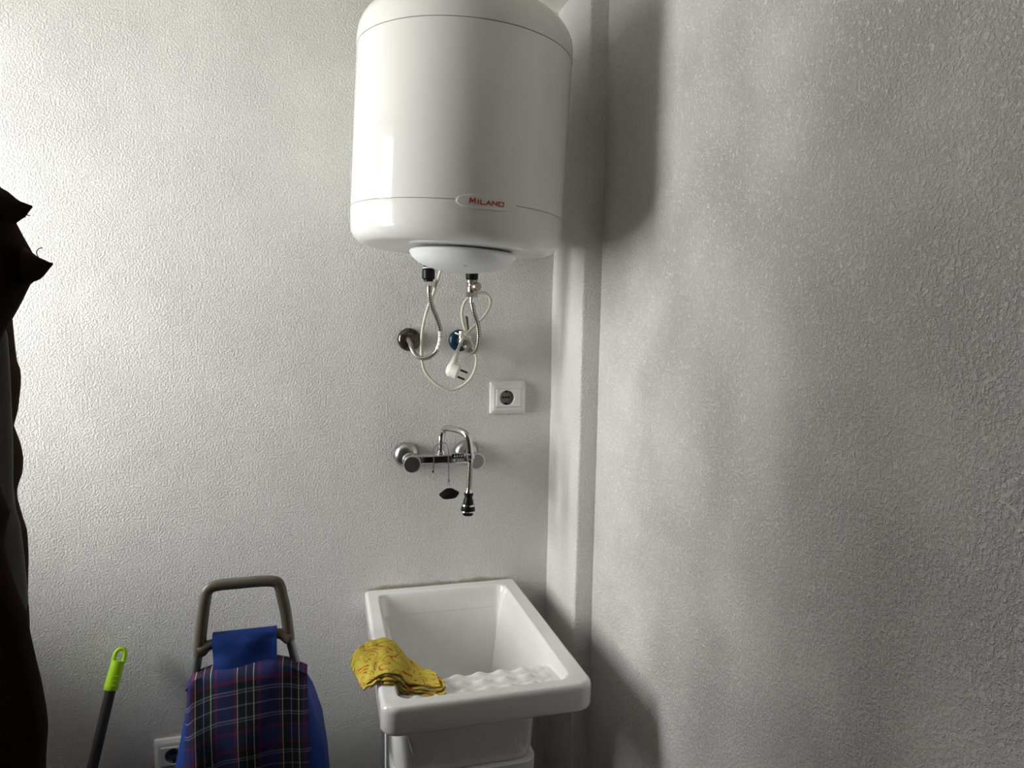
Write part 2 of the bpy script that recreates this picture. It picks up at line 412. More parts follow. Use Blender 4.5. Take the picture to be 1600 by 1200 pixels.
for z_ in (ZT-.004, ZB-.003):
    b = B(); lathe(b, (0, 0, z_), (0, 0, 1), [(0, HR-.0026), (.006, HR-.0026)], N); obj('seam_gap', b, M['seam'], heater, local=True)
# wall bracket behind
obj('bracket', box(B(), -.1, .1, .2, .2545, .30, .34, .004), M['stand'], heater, local=True)
# service cover: half bowl under the tank
cv = B()
prof = [(0.0005, .100), (-.003, .108), (-.007, .109), (-.016, .104), (-.026, .092), (-.034, .074), (-.0395, .050), (-.0425, .024), (-.043, 0)]
lathe(cv, (.012, -.018, -.002), (0, 0, 1), prof, 64)
cover = obj('service_cover', cv, M['cover'], heater, local=True)
ps = Vector((HX+.004, -.273-.076, 1.670-.0315))
b = B(); lathe(b, ps+Vector((0, .005, .006)), (0, -.5, -.85), [(0, .0075), (.006, .0075), (.008, .0066), (.0094, .004), (.0096, 0)], 24)
obj('screw', b, M['zinc'], cover)

# badge and raised lettering on the shell
def onshell(xw, zw, off):
    """point of the shell above world x, z (heater coordinates)"""
    x = xw-HX; x = max(-.21, min(.21, x)); r = HR+off
    return Vector((x, -math.sqrt(max(r*r-x*x, 0)), zw-HZ))
bc = at(757, 318, y=-.455); 
def invh(p): return parent_world(heater).inverted() @ p
def shell_hit(px, py):
    """where the photograph's ray meets the shell, as (angle, height) in heater coordinates"""
    Mi = parent_world(heater).inverted()
    o = Mi @ CAM; q = Mi @ at(px, py, y=0); d = (q-o).normalized()
    A = d.x**2+d.y**2; Bq = 2*(o.x*d.x+o.y*d.y); Cq = o.x**2+o.y**2-HR**2
    t = (-Bq-math.sqrt(Bq*Bq-4*A*Cq))/(2*A); p = o+d*t
    return math.atan2(p.x, -p.y)*HR, p.z
def sh(u, z, off): a = u/HR; r = HR+off; return Vector((r*math.sin(a), -r*math.cos(a), z))
u0, z0 = shell_hit(712, 313); u1, z1 = shell_hit(806, 324)
zc = (shell_hit(733, 315)[1]+shell_hit(786, 319)[1])/2
b = B(); ring_o = []; uc, ha, hb = (u0+u1)/2, (u1-u0)/2, 0.0125
K = 48
def oval(off, sc): return [sh(uc+ha*sc[0]*math.copysign(abs(math.cos(t))**.75, math.cos(t)), zc+hb*sc[1]*math.copysign(abs(math.sin(t))**.9, math.sin(t)), off) for t in [2*math.pi*k/K for k in range(K)]]
V = [[b.verts.new(p) for p in oval(*q)] for q in ((-.0005, (1, 1)), (.0012, (.995, .97)), (.0017, (.98, .92)))]
for a_, c_ in zip(V, V[1:]):
    for k in range(K): b.faces.new((a_[k], a_[(k+1) % K], c_[(k+1) % K], c_[k]))
NN = 24; top = V[-1]      # fill the oval with strips so that it follows the curve
for k in range(K//2): 
    a_, c_, d_, e_ = top[k], top[(k+1) % K], top[(-k-1) % K], top[(-k) % K]
    vs = []
    for v in (a_, c_, d_, e_):
        if v not in vs: vs.append(v)
    if len(vs) > 2: b.faces.new(vs)
badge = obj('badge', b, M['badge'], heater, local=True)
ul, ur = shell_hit(733.5, 316)[0], shell_hit(786, 319)[0]
G = {'M': ([(0, 0), (.12, 1), (.5, .25), (.88, 1), (1, 0)],), 'I': ([(0, 0), (0, 1)],), 'L': ([(0, 1), (0, 0), (1, 0)],),
     'A': ([(0, 0), (.5, 1), (1, 0)], [(.2, .32), (.8, .32)]), 'N': ([(0, 0), (0, 1), (1, 0), (1, 1)],), 'O': ([(0, 0), (1, 0), (1, 1), (0, 1), (0, 0)],)}
word = [('M', .0, .165, 1.35), ('I', .245, 0, 1), ('L', .32, .115, 1), ('A', .475, .145, 1), ('N', .665, .13, 1), ('O', .86, .14, 1)]
b = B(); Wd = ur-ul; Hh = .0068; sw = .00085
for ch, x0, wd, hs in word:
    for st in G[ch]:
        P = [(ul+Wd*(x0+wd*p[0]), zc-.0036+Hh*hs*p[1]) for p in st]
        for (xa, za), (xb, zb) in zip(P, P[1:]):
            L_ = math.hypot(xb-xa, zb-za); nx, nz = -(zb-za)/L_*sw, (xb-xa)/L_*sw; ex, ez = (xb-xa)/L_*sw*.9, (zb-za)/L_*sw*.9
            q = [(xa-ex+nx, za-ez+nz), (xa-ex-nx, za-ez-nz), (xb+ex-nx, zb+ez-nz), (xb+ex+nx, zb+ez+nz)]
            lo = [b.verts.new(sh(x, z, .0012)) for x, z in q]; hi = [b.verts.new(sh(x, z, .0024)) for x, z in q]
            b.faces.new(hi)
            for k in range(4): b.faces.new((lo[k], lo[(k+1) % 4], hi[(k+1) % 4], hi[k]))
obj('lettering', b, M['red'], badge, local=False) if False else None
me = bpy.data.meshes.new('lettering'); bmesh.ops.recalc_face_normals(b, faces=b.faces); b.to_mesh(me); b.free(); me.materials.append(M['red'])
lo_ = bpy.data.objects.new('lettering', me); COL.objects.link(lo_); lo_.parent = badge; lo_['label'] = 'red capital lettering on the badge'

# pipe connections below the tank
YP = -0.125
def hexnut(bm, c, r, h, axis=(0, 0, 1)):
    lathe(bm, Vector(c), axis, [(0, r*.9), (.0012, r), (h-.0012, r), (h, r*.9)], 6); return bm
pl_ = at(669.5, 425, y=YP); pr_ = at(737.5, 431, y=YP)
zh = lambda py, x=737: at(x, py, y=YP).z
# left: hot outlet with black coupling
b = B(); lathe(b, (pl_.x, YP, zh(437, 669)), (0, 0, 1), [(0, .012), (.003, .0145), (.021, .0145), (.024, .012)], 12)
lathe(b, (pl_.x, YP, zh(440, 669)), (0, 0, 1), [(0, .0105), (.006, .0105)], 24)
lathe(b, (pl_.x, YP, zh(418, 669)), (0, 0, 1), [(0, .0105), (.012, .0105)], 24)
hot = obj('outlet_coupling', b, M['black'], heater); hot['label'] = 'black plastic coupling'
obj('outlet_stub', lathe(B(), (pl_.x, YP, zh(412, 669)), (0, 0, 1), [(0, .011), (1.668-zh(412, 669), .011)], 24), M['redring'], heater)['label'] = 'reddish hot water stub'
obj('washer', lathe(B(), (pl_.x, YP, zh(419.5, 669)), (0, 0, 1), [(0, .0125), (.0022, .0125)], 24), M['stand'], hot)
# right: cold inlet, safety valve
b = B(); lathe(b, (pr_.x, YP, zh(437)), (0, 0, 1), [(0, .0115), (.002, .0142), (.016, .0142), (.018, .012), (.032, .012)], 16)
obj('inlet_coupling', b, M['black'], heater)['label'] = 'black plastic coupling'
obj('inlet_stub', lathe(B(), (pr_.x, YP, zh(418)), (0, 0, 1), [(0, .011), (1.668-zh(418), .011)], 24), M['cover'], heater)
b = B(); lathe(b, (pr_.x, YP, zh(458)), (0, 0, 1), [(0, .011), (.004, .0125), (.014, .0125), (.0165, .0105), (.021, .0105), (.023, .0135), (.029, .0135), (.031, .011)], 28)
sv = obj('safety_valve', b, M['nickel'], heater)
c = at(745.5, 448, y=YP-.02)
b = B(); lathe(b, (c.x-.008, YP, c.z), (c.x-(c.x-.008), -.02, 0), [(0, .006), (.012, .006), (.013, .0098), (.024, .0098), (.026, .0085), (.0262, 0)], 24)
obj('relief_knob', b, M['nickel'], sv)
b = B(); hexnut(b, (pr_.x, YP, zh(464.5)), .0135, .0115); obj('valve_nut', b, M['nickel'], sv)

# power cord of the heater
cp = [(690, 416, -.16), (688, 424, -.15), (679, 453, -.11), (668, 482, -.075), (661, 510, -.05), (658.7, 532, -.04), (659, 561, -.035), (664, 580, -.03), (675, 594, -.028), (688, 604, -.028), (702.6, 609, -.028),
      (717, 606, -.028), (732, 595, -.028), (741, 580, -.030), (744.5, 563, -.033), (742, 550, -.04), (736, 536, -.05), (729, 521, -.06), (723.5, 503, -.07), (722, 486, -.08), (727, 471, -.085), (738, 461, -.09), (753, 457, -.092),
      (764, 463, -.095), (766.5, 475, -.098), (759, 491, -.10), (748, 503, -.098), (737, 514, -.095), (726, 525, -.09), (719, 538, -.09), (714.5, 549, -.09)]
cpath = spline([at(x, y, y=d) for x, y, d in cp], 6)
cord = obj('power_cord', tube(B(), cpath, .0034, 12), M['cord'], heater)
# cable tie where the cord crosses
tc_ = at(729, 524, y=-.088); b = B()
tube(b, spline([at(724, 517, y=-.098), at(732, 521, y=-.100), at(735, 527, y=-.094), at(728, 529, y=-.100), at(722, 524, y=-.098), at(724, 517, y=-.098)], 5), .0014, 8, flat=(1, 1.6))
tube(b, [at(711, 520, y=-.085), at(718, 523, y=-.095), at(729, 524, y=-.1)], .0011, 8, flat=(1, 1.6)); tube(b, [at(729, 525, y=-.1), at(737, 527, y=-.105)], .001, 8)
obj('cable_tie', b, M['tie'], heater)
# plug
e = at(714.5, 549, y=-.09); k1 = at(709.5, 566, y=-.09)
b = B(); dr = (k1-e); Lr = dr.length
prof = [(-.004, .0042)]
for i in range(6):
    h0 = Lr*(.04+i*.155); prof += [(h0, .0045+.0006*i), (h0+Lr*.07, .0062+.0006*i), (h0+Lr*.12, .0062+.0006*i), (h0+Lr*.125, .0045+.0006*i)]
lathe(b, e, dr, prof, 20)
plug = None
g0 = at(709.5, 565, y=-.09); g1 = at(702, 588, y=-.092)
tube(b, spline([g0, (g0+g1)/2+Vector((-.0015, 0, 0)), g1], 5), [.0088, .0105, .0118, .0128, .0135, .014, .0142, .0140, .0130, .0105, .006], 20, flat=(1, .8))
pax = Vector((.86, -.34, -.36)).normalized(); pc = at(709, 578.5, y=-.097)
lathe(b, pc-pax*.006, pax, [(-.006, .010), (-.002, .0150), (.006, .0172), (.0165, .0175), (.018, .0165), (.0182, 0)], 32)
plug = obj('plug', b, M['plug'], heater)
sd = Vector((.35, .1, .93)); sd = (sd-pax*sd.dot(pax)).normalized()
for s in (-1, 1):
    b = B(); q = pc+pax*.0135+sd*.0085*s-Vector((0, 0, .002))
    lathe(b, q, pax, [(0, .0024), (.016, .0024), (.018, .0016), (.0182, 0)], 12); obj('pin', b, M['pole'], plug)

# ------------------------------------------------------------------ braided hoses, flange, stop valve
hp = [(670.5, 446, YP), (670.8, 460, YP), (675, 479, -.12), (682.5, 497, -.115), (687.6, 513, -.11), (688.4, 526, -.105), (686, 540, -.10), (679, 552, -.095), (666, 559.5, -.09), (653, 557.5, -.08), (644.5, 547, -.07), (641, 537, -.055), (638, 529, -.02)]
hs = thing('braided_hose', 'braided steel hose with a white printed sleeve, left one under the water heater', 'hose', at(638, 529, y=-.02))
hpath = spline([at(x, y, y=d) for x, y, d in hp], 7)
obj('hose', tube(B(), hpath, .0052, 14, uvlen=.033), M['braid'], hs)
b = B(); tube(b, hpath[30:46], .0056, 16); sl = obj('sleeve', b, M['tie'], hs); sl['label'] = 'white printed sleeve'
b = B()
for i in (32, 34, 35, 39, 42):
    p = hpath[i]; q = hpath[i+1]; ctr = (p+q)/2; d = (CAM-ctr).normalized()
    s_, t_ = frame_of(q-p); sdv = (q-p).normalized().cross(d).normalized()
    for sx in ((-.0035, 0), (.0005, .0036)):
        tube(b, [ctr+d*.0053+sdv*sx[0], ctr+d*.0059+sdv*(sx[0]+sx[1])/2, ctr+d*.0053+sdv*sx[1]], .0005, 6)
obj('print', b, M['hole'], sl)
b = B(); hexnut(b, (pl_.x+.002, YP, zh(447, 669)), .0135, .0105); obj('nut', b, M['zinc'], hs)
obj('ferrule', lathe(B(), (pl_.x+.002, YP, zh(457, 669)), (0, 0, 1), [(0, .0058), (.015, .0058)], 16), M['nickel'], hs)

hp = [(737.5, 463, YP), (737.5, 474, YP), (740.5, 488, -.125), (745.5, 503, -.122), (748, 519, -.12), (747.5, 535, -.115), (744, 547, -.105), (738.5, 550.5, -.09), (733.5, 547, -.07)]
hs2 = thing('braided_hose', 'braided steel hose hanging from the silver safety valve, right one under the heater', 'hose', at(733.5, 547, y=-.07))
obj('hose', tube(B(), spline([at(x, y, y=d) for x, y, d in hp], 7), .0052, 14, uvlen=.033), M['braid'], hs2)
obj('ferrule', lathe(B(), (pr_.x, YP, zh(473)), (0, 0, 1), [(0, .0058), (.013, .0058)], 16), M['zinc'], hs2)
e2 = at(733.5, 547, y=-.07)
b = B(); hexnut(b, e2+Vector((.001, -.004, -.001)), .0085, .012, (-.6, .55, .5)); obj('nut', b, M['nickel'], hs2)

fc = at(639, 530.5, y=0)
fl = thing('pipe_flange', 'dark bronze round flange on the wall around the left hose end', 'flange', fc)
b = B(); lathe(b, fc, (0, -1, 0), [(0, .0275), (.002, .028), (.006, .0265), (.010, .022), (.013, .015), (.014, .0105), (.016, .010), (.024, .010), (.026, .0085), (.0262, .004), (.0262, 0)], 48)
obj('flange_disc', b, M['bronze'], fl)
b = B(); lathe(b, fc+Vector((0, -.025, 0)), (0, -1, 0), [(0, .0075), (.006, .0075)], 6); obj('nut', b, M['nickel'], fl)

vc = at(717.5, 532, y=0)
va = thing('stop_valve', 'wall stop valve with petrol blue round flange and upright metal lever', 'valve', vc)
b = B(); lathe(b, vc, (0, -1, 0), [(0, .0262), (.003, .0268), (.008, .0245), (.012, .018), (.014, .012), (.0142, 0)], 40); obj('flange_disc', b, M['blue_cap'], va)
b = B(); lathe(b, vc+Vector((0, -.013, 0)), (0, -1, 0), [(0, .010), (.02, .010), (.024, .012), (.05, .012), (.053, .009), (.0532, 0)], 24)
ev = vc+Vector((0, -.045, 0)); lathe(b, ev, (e2-ev), [(0, .0085), ((e2-ev).length*.75, .0085)], 20)
obj('valve_body', b, M['nickel'], va)
lv0, lv1 = at(728, 494, y=-.05), at(731, 519, y=-.055)
b = B(); tube(b, spline([lv0, lv0*.5+lv1*.5, lv1], 5), [.0035, .005, .0052, .005, .0048, .0045, .0045, .0045, .0045, .005, .005], 14, flat=(1, .9)); obj('lever', b, M['lever'], va)
n0 = at(722, 520, y=-.055); b = B(); box(b, n0.x-.0035, n0.x+.0045, -.062, -.048, n0.z-.0045, n0.z+.0045, .001); lathe(b, (n0.x-.001, -.050, vc.z), (0, 0, 1), [(0, .006), (n0.z-vc.z+.004, .006)], 16); obj('packing_nut', b, M['zinc'], va)

# ------------------------------------------------------------------ power outlets
def outlet(c, wd, ht, label):
    t = thing('power_outlet', label, 'socket', c, group=None)
    cx, _, cz = c
    hx, hz = wd/2, ht/2
    def lp(ax, az, r, y): return [(cx+p, y, cz+q) for p, q in rrect(0, 0, ax, az, r, 12)]
    b = B(); loft(b, [lp(hx, hz, .003, 0), lp(hx, hz, .003, -.004), lp(hx-.001, hz-.001, .003, -.006), lp(hx-.009, hz-.009, .003, -.0105), lp(hx-.0135, hz-.0165, .002, -.0108), lp(hx-.0137, hz-.0167, .002, -.0098), lp(hx-.0150, hz-.018, .002, -.0098)], cap1=False)
    obj('cover_plate', b, M['outlet'], t, sharp=25)
    b = B(); ih, iz = hx-.0145, hz-.0175
    n = 48; cxh = cx-.004*wd/.09
    sq = []
    outer = rrect(0, 0, ih, iz, .002, 12); no = len(outer)
    V0 = [b.verts.new((cx+p, -.0105, cz+q)) for p, q in outer]; V1 = [b.verts.new((cx+p, -.0130, cz+q)) for p, q in outer]; V2 = [b.verts.new((cx+p*.975, -.0138, cz+q*.97)) for p, q in outer]
    hr = .0195
    def ang(p): return math.atan2(p[1], p[0])
    V3 = [b.verts.new((cxh+hr*math.cos(ang(p)), -.0138, cz+hr*math.sin(ang(p)))) for p in outer]
    V4 = [b.verts.new((cxh+(hr-.001)*math.cos(ang(p)), -.0128, cz+(hr-.001)*math.sin(ang(p)))) for p in outer]
    for A_, C_ in ((V0, V1), (V1, V2), (V2, V3), (V3, V4)):
        for k in range(no): b.faces.new((A_[k], A_[(k+1) % no], C_[(k+1) % no], C_[k]))
    obj('insert', b, M['outlet'], t, sharp=25)
    # recessed well: in a flush box the well goes into the wall; kept shallow in front of the plaster
    b = B(); lathe(b, (cxh, -.0130, cz), (0, 1, 0), [(0, hr), (.0105, hr-.0012), (.0108, hr-.0035), (.0110, 0)], 40, cap=False)
    well = obj('socket_well', b, M['well'], t)
    for dx in (-.0072, 0, .0072):
        b = B(); lathe(b, (cxh+dx, -.0024, cz), (0, -1, 0), [(0, .0030), (.0006, .0030), (.0007, 0)], 14)
        obj('pin_hole', b, M['hole'], well)
    for s in (-1, 1):
        b = B(); box(b, cxh-.0028, cxh+.0028, -.0125, -.002, cz+s*(hr-.004)-.0022, cz+s*(hr-.004)+.0022, .0005)
        obj('earth_clip', b, M['hole'], well)
    return t
cc = at(792.5, 620.5, y=0); outlet(cc, .0915, .0805, 'white wall power socket right of the hanging plug, above the tap')
cl = at(241, 1152, y=0); outlet(Vector((cl.x+.046, 0, cl.z-.045)), .0915, .0805, 'low white power socket half hidden behind the shopping trolley')

# ------------------------------------------------------------------ wall mixer tap
e1, e2_ = at(634.5, 709, y=0), at(727.5, 707.5, y=0)
ZTAP = (e1.z+e2_.z)/2
tap = thing('wall_tap', 'chrome wall mixer tap with bent spout above the laundry sink', 'tap', ((e1.x+e2_.x)/2, 0, ZTAP))
for e_ in (e1, e2_):
    b = B(); pf = [(0, .031)]
    for k in range(1, 9): a = k/8*math.pi/2; pf.append((.004+.018*math.sin(a), .012+.019*math.cos(a)))
    lathe(b, (e_.x, 0, ZTAP), (0, -1, 0), pf+[(.0221, 0)], 48); obj('escutcheon', b, M['satin'], tap)
YB = -.060
b = B(); zb = ZTAP-.001
# body: two end sockets joined by a squared bar
for e_ in (e1, e2_):
    lathe(b, (e_.x, -.018, ZTAP), (0, -1, 0), [(0, .0125), (.02, .0125), (.026, .015), (.050, .0165), (.052, .015), (.053, 0)], 32)
def yzl(x, hz, hy, r=.004): return [(x, YB+p, zb+q) for p, q in rrect(0, 0, hy, hz, r, 8)]
mx_ = (e1.x+e2_.x)/2
loft(b, [yzl(e1.x, .0125, .013), yzl(e1.x+.03, .0105, .012), yzl(mx_-.018, .0105, .012), yzl(mx_-.014, .011, .014), yzl(mx_+.03, .011, .014), yzl(e2_.x, .011, .013)])
bp_ = at(689, 704, y=YB)
lathe(b, (bp_.x, YB, zb), (0, 0, 1), [(0, .011), (.014, .011), (.016, .0095), (.019, .0095)], 28)
body = obj('mixer_body', b, M['chrome'], tap)
# raised mark in an oblong panel on the bar
b = B(); pm = at(717, 712.5, y=YB-.014)
box(b, pm.x-.017, pm.x+.012, YB-.0148, YB-.0135, pm.z-.0058, pm.z+.0052, .0006); pan = obj('mark_panel', b, M['black'], body)
b = B()
for dx, ln, sl_ in ((-.011, .0030, .3), (-.0085, .001, .3), (-.005, .0036, .45), (-.0028, .0036, -.2), (.001, .003, .4), (.0045, .0022, .3), (.0075, .0012, .3)):
    tube(b, [(pm.x+dx-ln*sl_, YB-.0150, pm.z-ln), (pm.x+dx+ln*sl_, YB-.0150, pm.z+ln)], .0008, 6)
# knobs pointing at the room
kl, kr = at(644.7, 726, y=-.115), at(745.5, 721, y=-.105)
b.free()
b = B()
for x0, zz in ((-.011, 0), (-.005, 0), (.0012, 0), (.0068, 0)):
    tube(b, [(pm.x+x0-.0012, YB-.0150, pm.z-.003), (pm.x+x0+.0008, YB-.0150, pm.z+.0028)], .0009, 6)
    tube(b, [(pm.x+x0+.0008, YB-.0150, pm.z+.0028), (pm.x+x0+.0022, YB-.0150, pm.z-.002)], .0007, 6)
obj('mark', b, M['zinc'], body)
for kk, (ex, lab) in ((kl, (e1.x, '')), (kr, (e2_.x, ''))):
    st = Vector((ex, -.055, ZTAP)); ax = kk-st; Lk = ax.length
    b = B(); lathe(b, st, ax, [(0, .011), (Lk*.25, .0125), (Lk*.4, .0165), (Lk*.9, .0195), (Lk*.97, .0198), (Lk, .0188), (Lk+.0004, .0165), (Lk-.0012, .0155), (Lk-.0008, 0)], 40)
    kb = obj('knob', b, M['chrome'], tap)
    b = B(); lathe(b, st+ax.normalized()*(Lk-.0006), ax, [(0, .0176), (.0012, .0172), (.0012, .012), (.0006, 0)], 40); obj('knob_face', b, M['chrome_dark_reflection'], kb)  # face coloured dark for the unlit room it would mirror
# spout
sp = [Vector((bp_.x, YB, ZTAP+.008)), at(689.5, 690, y=YB), at(690.5, 679, y=YB), at(696, 669.5, y=YB-.010), at(709, 670.5, y=YB-.045), at(721, 674, y=YB-.075), at(729.5, 680.5, y=YB-.090), at(733, 692, y=YB-.094), at(735, 711, y=YB-.094)]
spath = spline(sp, 6)
b = B(); tube(b, spath, .0078, 24); spout = obj('spout', b, M['chrome'], tap)
te = sp[-1]
b = B(); lathe(b, te+Vector((0, 0, .004)), (0, 0, -1), [(0, .008), (.002, .0100), (.011, .0100), (.013, .0078), (.02, .007)], 24); obj('spout_nut', b, M['chrome'], spout)
h0, h1 = at(735, 719, y=te.y), at(732.5, 770, y=te.y)
b = B(); n = 20; pf = []
Lh = (h1-h0).length
for i in range(n): pf += [(Lh*i/n, .0050), (Lh*(i+.3)/n, .0068), (Lh*(i+.7)/n, .0068)]
lathe(b, h0, h1-h0, pf+[(Lh, .0042)], 18); flex = obj('flexible_neck', b, M['satin'], tap)
c0 = at(732.8, 762, y=te.y)
b = B(); lathe(b, c0, h1-h0, [(0, .0058), (.004, .0065), (.011, .0092), (.012, .0085)], 24); obj('neck_collar', b, M['chrome'], flex)
c1 = at(732.5, 770, y=te.y)
sph = B(); lathe(sph, c1, h1-h0, [(0, .0075), (.0005, .0105), (.006, .0105), (.007, .0088), (.010, .0086), (.018, .0115), (.026, .0118), (.028, .0145), (.0395, .0165), (.044, .0155), (.0445, .013), (.052, .0115), (.0525, 0)], 32)
head = obj('spray_head', sph, M['black'], tap); head['label'] = 'black spray head with chrome bands'
ax = (h1-h0).normalized()
for hh, r_, t_ in ((.0255, .0150, .0045), (.0405, .0163, .003)):
    b = B(); lathe(b, c1+ax*hh, ax, [(0, r_*.86), (.0005, r_), (t_-.0005, r_+.001), (t_, r_*.9)], 32); obj('chrome_band', b, M['chrome'], head)

# ------------------------------------------------------------------ sink stopper on its ball chain, looped round the spout
stp = thing('sink_stopper', 'black rubber sink stopper hanging by a ball chain from the tap spout', 'stopper', at(701, 779, y=YB-.022))
yc = YB-.022
s0 = at(701, 772, y=yc)
ch = [(677, 737, yc), (677.3, 725, yc), (677.5, 713, yc), (678, 702, yc+.004), (681, 696, yc+.008), (688.5, 693, YB-.0095), (696, 692, yc+.008), (699, 697, yc+.004), (700.7, 705, yc), (701, 716, yc), (701, 730, yc), (701, 748, yc)]
cpth = spline([at(x, y, y=d) for x, y, d in ch], 8)
b = B(); tube(b, cpth, .0007, 6, cap=True)
acc = 0; prev = cpth[0]; step = .0031
pts = [cpth[0]]
for p in cpth[1:]:
    seg = (p-prev).length
    while acc+seg >= step:
        t = (step-acc)/seg; q = prev.lerp(p, t); pts.append(q); prev = q; seg = (p-prev).length; acc = 0
    acc += seg; prev = p
for q in pts: bmesh.ops.create_icosphere(b, subdivisions=1, radius=.0015, matrix=Matrix.Translation(q))
obj('ball_chain', b, M['tube'], stp)
rc = at(677.3, 744.5, y=yc); b = B()
tube(b, [rc+Vector((.0072*math.sin(R(20+a)), 0, .0072*math.cos(R(20+a)))) for a in range(0, 300, 12)], .0005, 6); obj('split_ring', b, M['satin'], stp)
c_ = at(676.5, 735.5, y=yc); b = B(); lathe(b, c_, (0, 0, -1), [(0, .001), (.001, .002), (.004, .002), (.005, .001)], 12); obj('clasp', b, M['black'], stp)
c_ = at(701, 747, y=yc); b = B(); lathe(b, c_, (0, 0, -1), [(0, .001), (.001, .0017), (.007, .0026), (.009, .0020)], 12)
for s in (-1, 1): tube(b, [c_+Vector((s*.001, 0, -.006)), c_+Vector((s*.0028, 0, -.020))], .0005, 6)
obj('clasp', b, M['tube'], stp)
zt = at(701, 763, y=yc).z; s0 = Vector((s0.x, yc, zt))
b = B(); lathe(b, s0, (.08, -.12, -1), [(0, 0), (.0002, .006), (.002, .0105), (.006, .016), (.009, .021), (.0115, .0238), (.015, .0235), (.0175, .021), (.021, .0185), (.0235, .015), (.024, 0)], 40)
obj('rubber_plug', b, M['rubber'], stp)

# ------------------------------------------------------------------ laundry sink
SX0, SX1, SY0, SY1, SZ = .100, .480, -.545, -.001, .862
sink = thing('laundry_sink', 'white ceramic laundry sink with built-in washboard against the back wall', 'sink', ((SX0+SX1)/2, (SY0+SY1)/2, 0))
CX, CY, HXs, HYs = (SX0+SX1)/2, (SY0+SY1)/2, (SX1-SX0)/2, (SY1-SY0)/2
OX0, OX1, OY0, OY1 = .134, .440, -.513, -.040
def S(t): t = max(0, min(1, t)); return t*t*(3-2*t)
def sdf(x, y):   # depth inside the opening, positive inside
    cx, cy, hx, hy, r = (OX0+OX1)/2, (OY0+OY1)/2, (OX1-OX0)/2, (OY1-OY0)/2, .022
    qx, qy = abs(x-cx)-(hx-r), abs(y-cy)-(hy-r)
    return -(math.hypot(max(qx, 0), max(qy, 0))+min(max(qx, qy), 0)-r)
def hz(x, y):
    d = sdf(x, y); dep = .235
    if d <= -.012: bowl = 0.0
    else:
        t = (d+.008)/.050
        bowl = -dep*max(0, min(1, (t if t > .25 else t*t*2+.125*0+t*t*2)))**1.0 if False else -dep*S((d+.006)/.055)
    # washboard at the front: gently sloping, with rows of bumps, then a drop
    s = y-OY0                      # 0 at the front edge of the opening
    brd = -.010-.02*S(s/.02)*.35-.09*max(0, s-.0)
    rowx = (x-OX0); 
    env = S((x-OX0-.01)/.02)*S((OX1-.012-x)/.02)*S((s-.008)/.012)*S((.112-s)/.012)
    brd += .0065*env*(.5+.5*math.cos(2*math.pi*(rowx-.03)/.043))*(.5+.5*math.cos(2*math.pi*(s-.025)/.036))
    ed = .098
    if s > ed-.012: q = (s-ed+.012); brd -= 9*q*q*(1 if q < .03 else 1)+max(0, q-.02)*6
    side = -.014*S((d+.004)/.016)  # dished edge of the board
    brd = min(brd, 0); brd = max(brd, -dep-.01)
    if d <= 0 and d > -.012: top = 0
    k = .004
    h = max(k-abs(bowl-brd), 0)/k
    z = max(bowl, brd)+h*h*k*.25
    if bowl > -.0005: z = bowl
    return SZ+min(z, 0)
def souter(inset, r=None):
    F = rrect(CX, CY, HXs-inset, HYs-inset, max(.030-inset*.35, .008), 110); K_ = rrect(CX, CY, HXs-inset, HYs-inset, .007, 110)
    return [(k if k[1] > CY else f) for f, k in zip(F, K_)]
b = B(); loops = []
# underside -> apron -> rounded top edge
for ins, z in ((.050, SZ-.050), (.012, SZ-.054), (.004, SZ-.0535), (.0012, SZ-.050), (.0, SZ-.045), (.0, SZ-.012)):
    loops.append([(x, y, z) for x, y in souter(ins)])
for k in range(1, 7):
    a = k/6*math.pi/2; ins = .008*(1-math.cos(a)); z = SZ-.012+.012*math.sin(a)
    loops.append([(x, y, z) for x, y in souter(ins)])
ins = .010
while ins < HXs-.004:
    loops.append([(x, y, hz(x, y)) for x, y in souter(ins)])
    ins += .0008 if .028 < ins < .100 else .0016 if ins < .085 else (.0021 if ins < .155 else .006)
# end: collapse on the centre line
last = [(x, y, hz(x, y)) for x, y in souter(HXs-.003)]
loops.append(last)
loops = [[warp(p) for p in l] for l in loops]
loft(b, loops, cap0=False, cap1=True)
basin = obj('basin', b, M['ceramic'], sink, sharp=60)
# bowl below the rim, set back behind the washboard
b = B(); BX0, BX1, BY0, BY1 = .128, .434, -.385, -.03
def bl(i, z, r): return [(x, y, z) for x, y in rrect((BX0+BX1)/2, (BY0+BY1)/2, (BX1-BX0)/2-i, (BY1-BY0)/2-i, r, 24)]
loft(b, [bl(-.004, SZ-.048, .035), bl(0, SZ-.10, .035), bl(.006, SZ-.225, .035), bl(.009, SZ-.240, .034), bl(.017, SZ-.251, .03), bl(.03, SZ-.255, .03)], cap0=False)
obj('bowl_shell', b, M['ceramic'], sink)
# underside of the washboard
b = B(); loft(b, [[(.135, -.52, SZ-.05), (.43, -.52, SZ-.05), (.43, -.40, SZ-.052), (.135, -.40, SZ-.052)], [(.16, -.50, SZ-.058), (.41, -.50, SZ-.058), (.41, -.38, SZ-.09), (.16, -.38, SZ-.09)]])
obj('washboard_underside', b, M['ceramic'], sink)
# stand
obj('support_leg', box(B(), .1155, .1225, -.392, -.380, 0, SZ-.052, .002), M['stand'], sink)
b = B(); zf = at(800, 1192, y=-.39).z
loft(b, [[(x, y, zf-.004) for x, y in rrect((BX0+BX1)/2, (BY0+BY1)/2-.002, (BX1-BX0)/2-.003, (BY1-BY0)/2+.002, .03, 12)], [(x, y, 0) for x, y in rrect((BX0+BX1)/2, (BY0+BY1)/2, (BX1-BX0)/2-.008, (BY1-BY0)/2-.004, .03, 12)]])
obj('pedestal', b, M['stand'], sink)

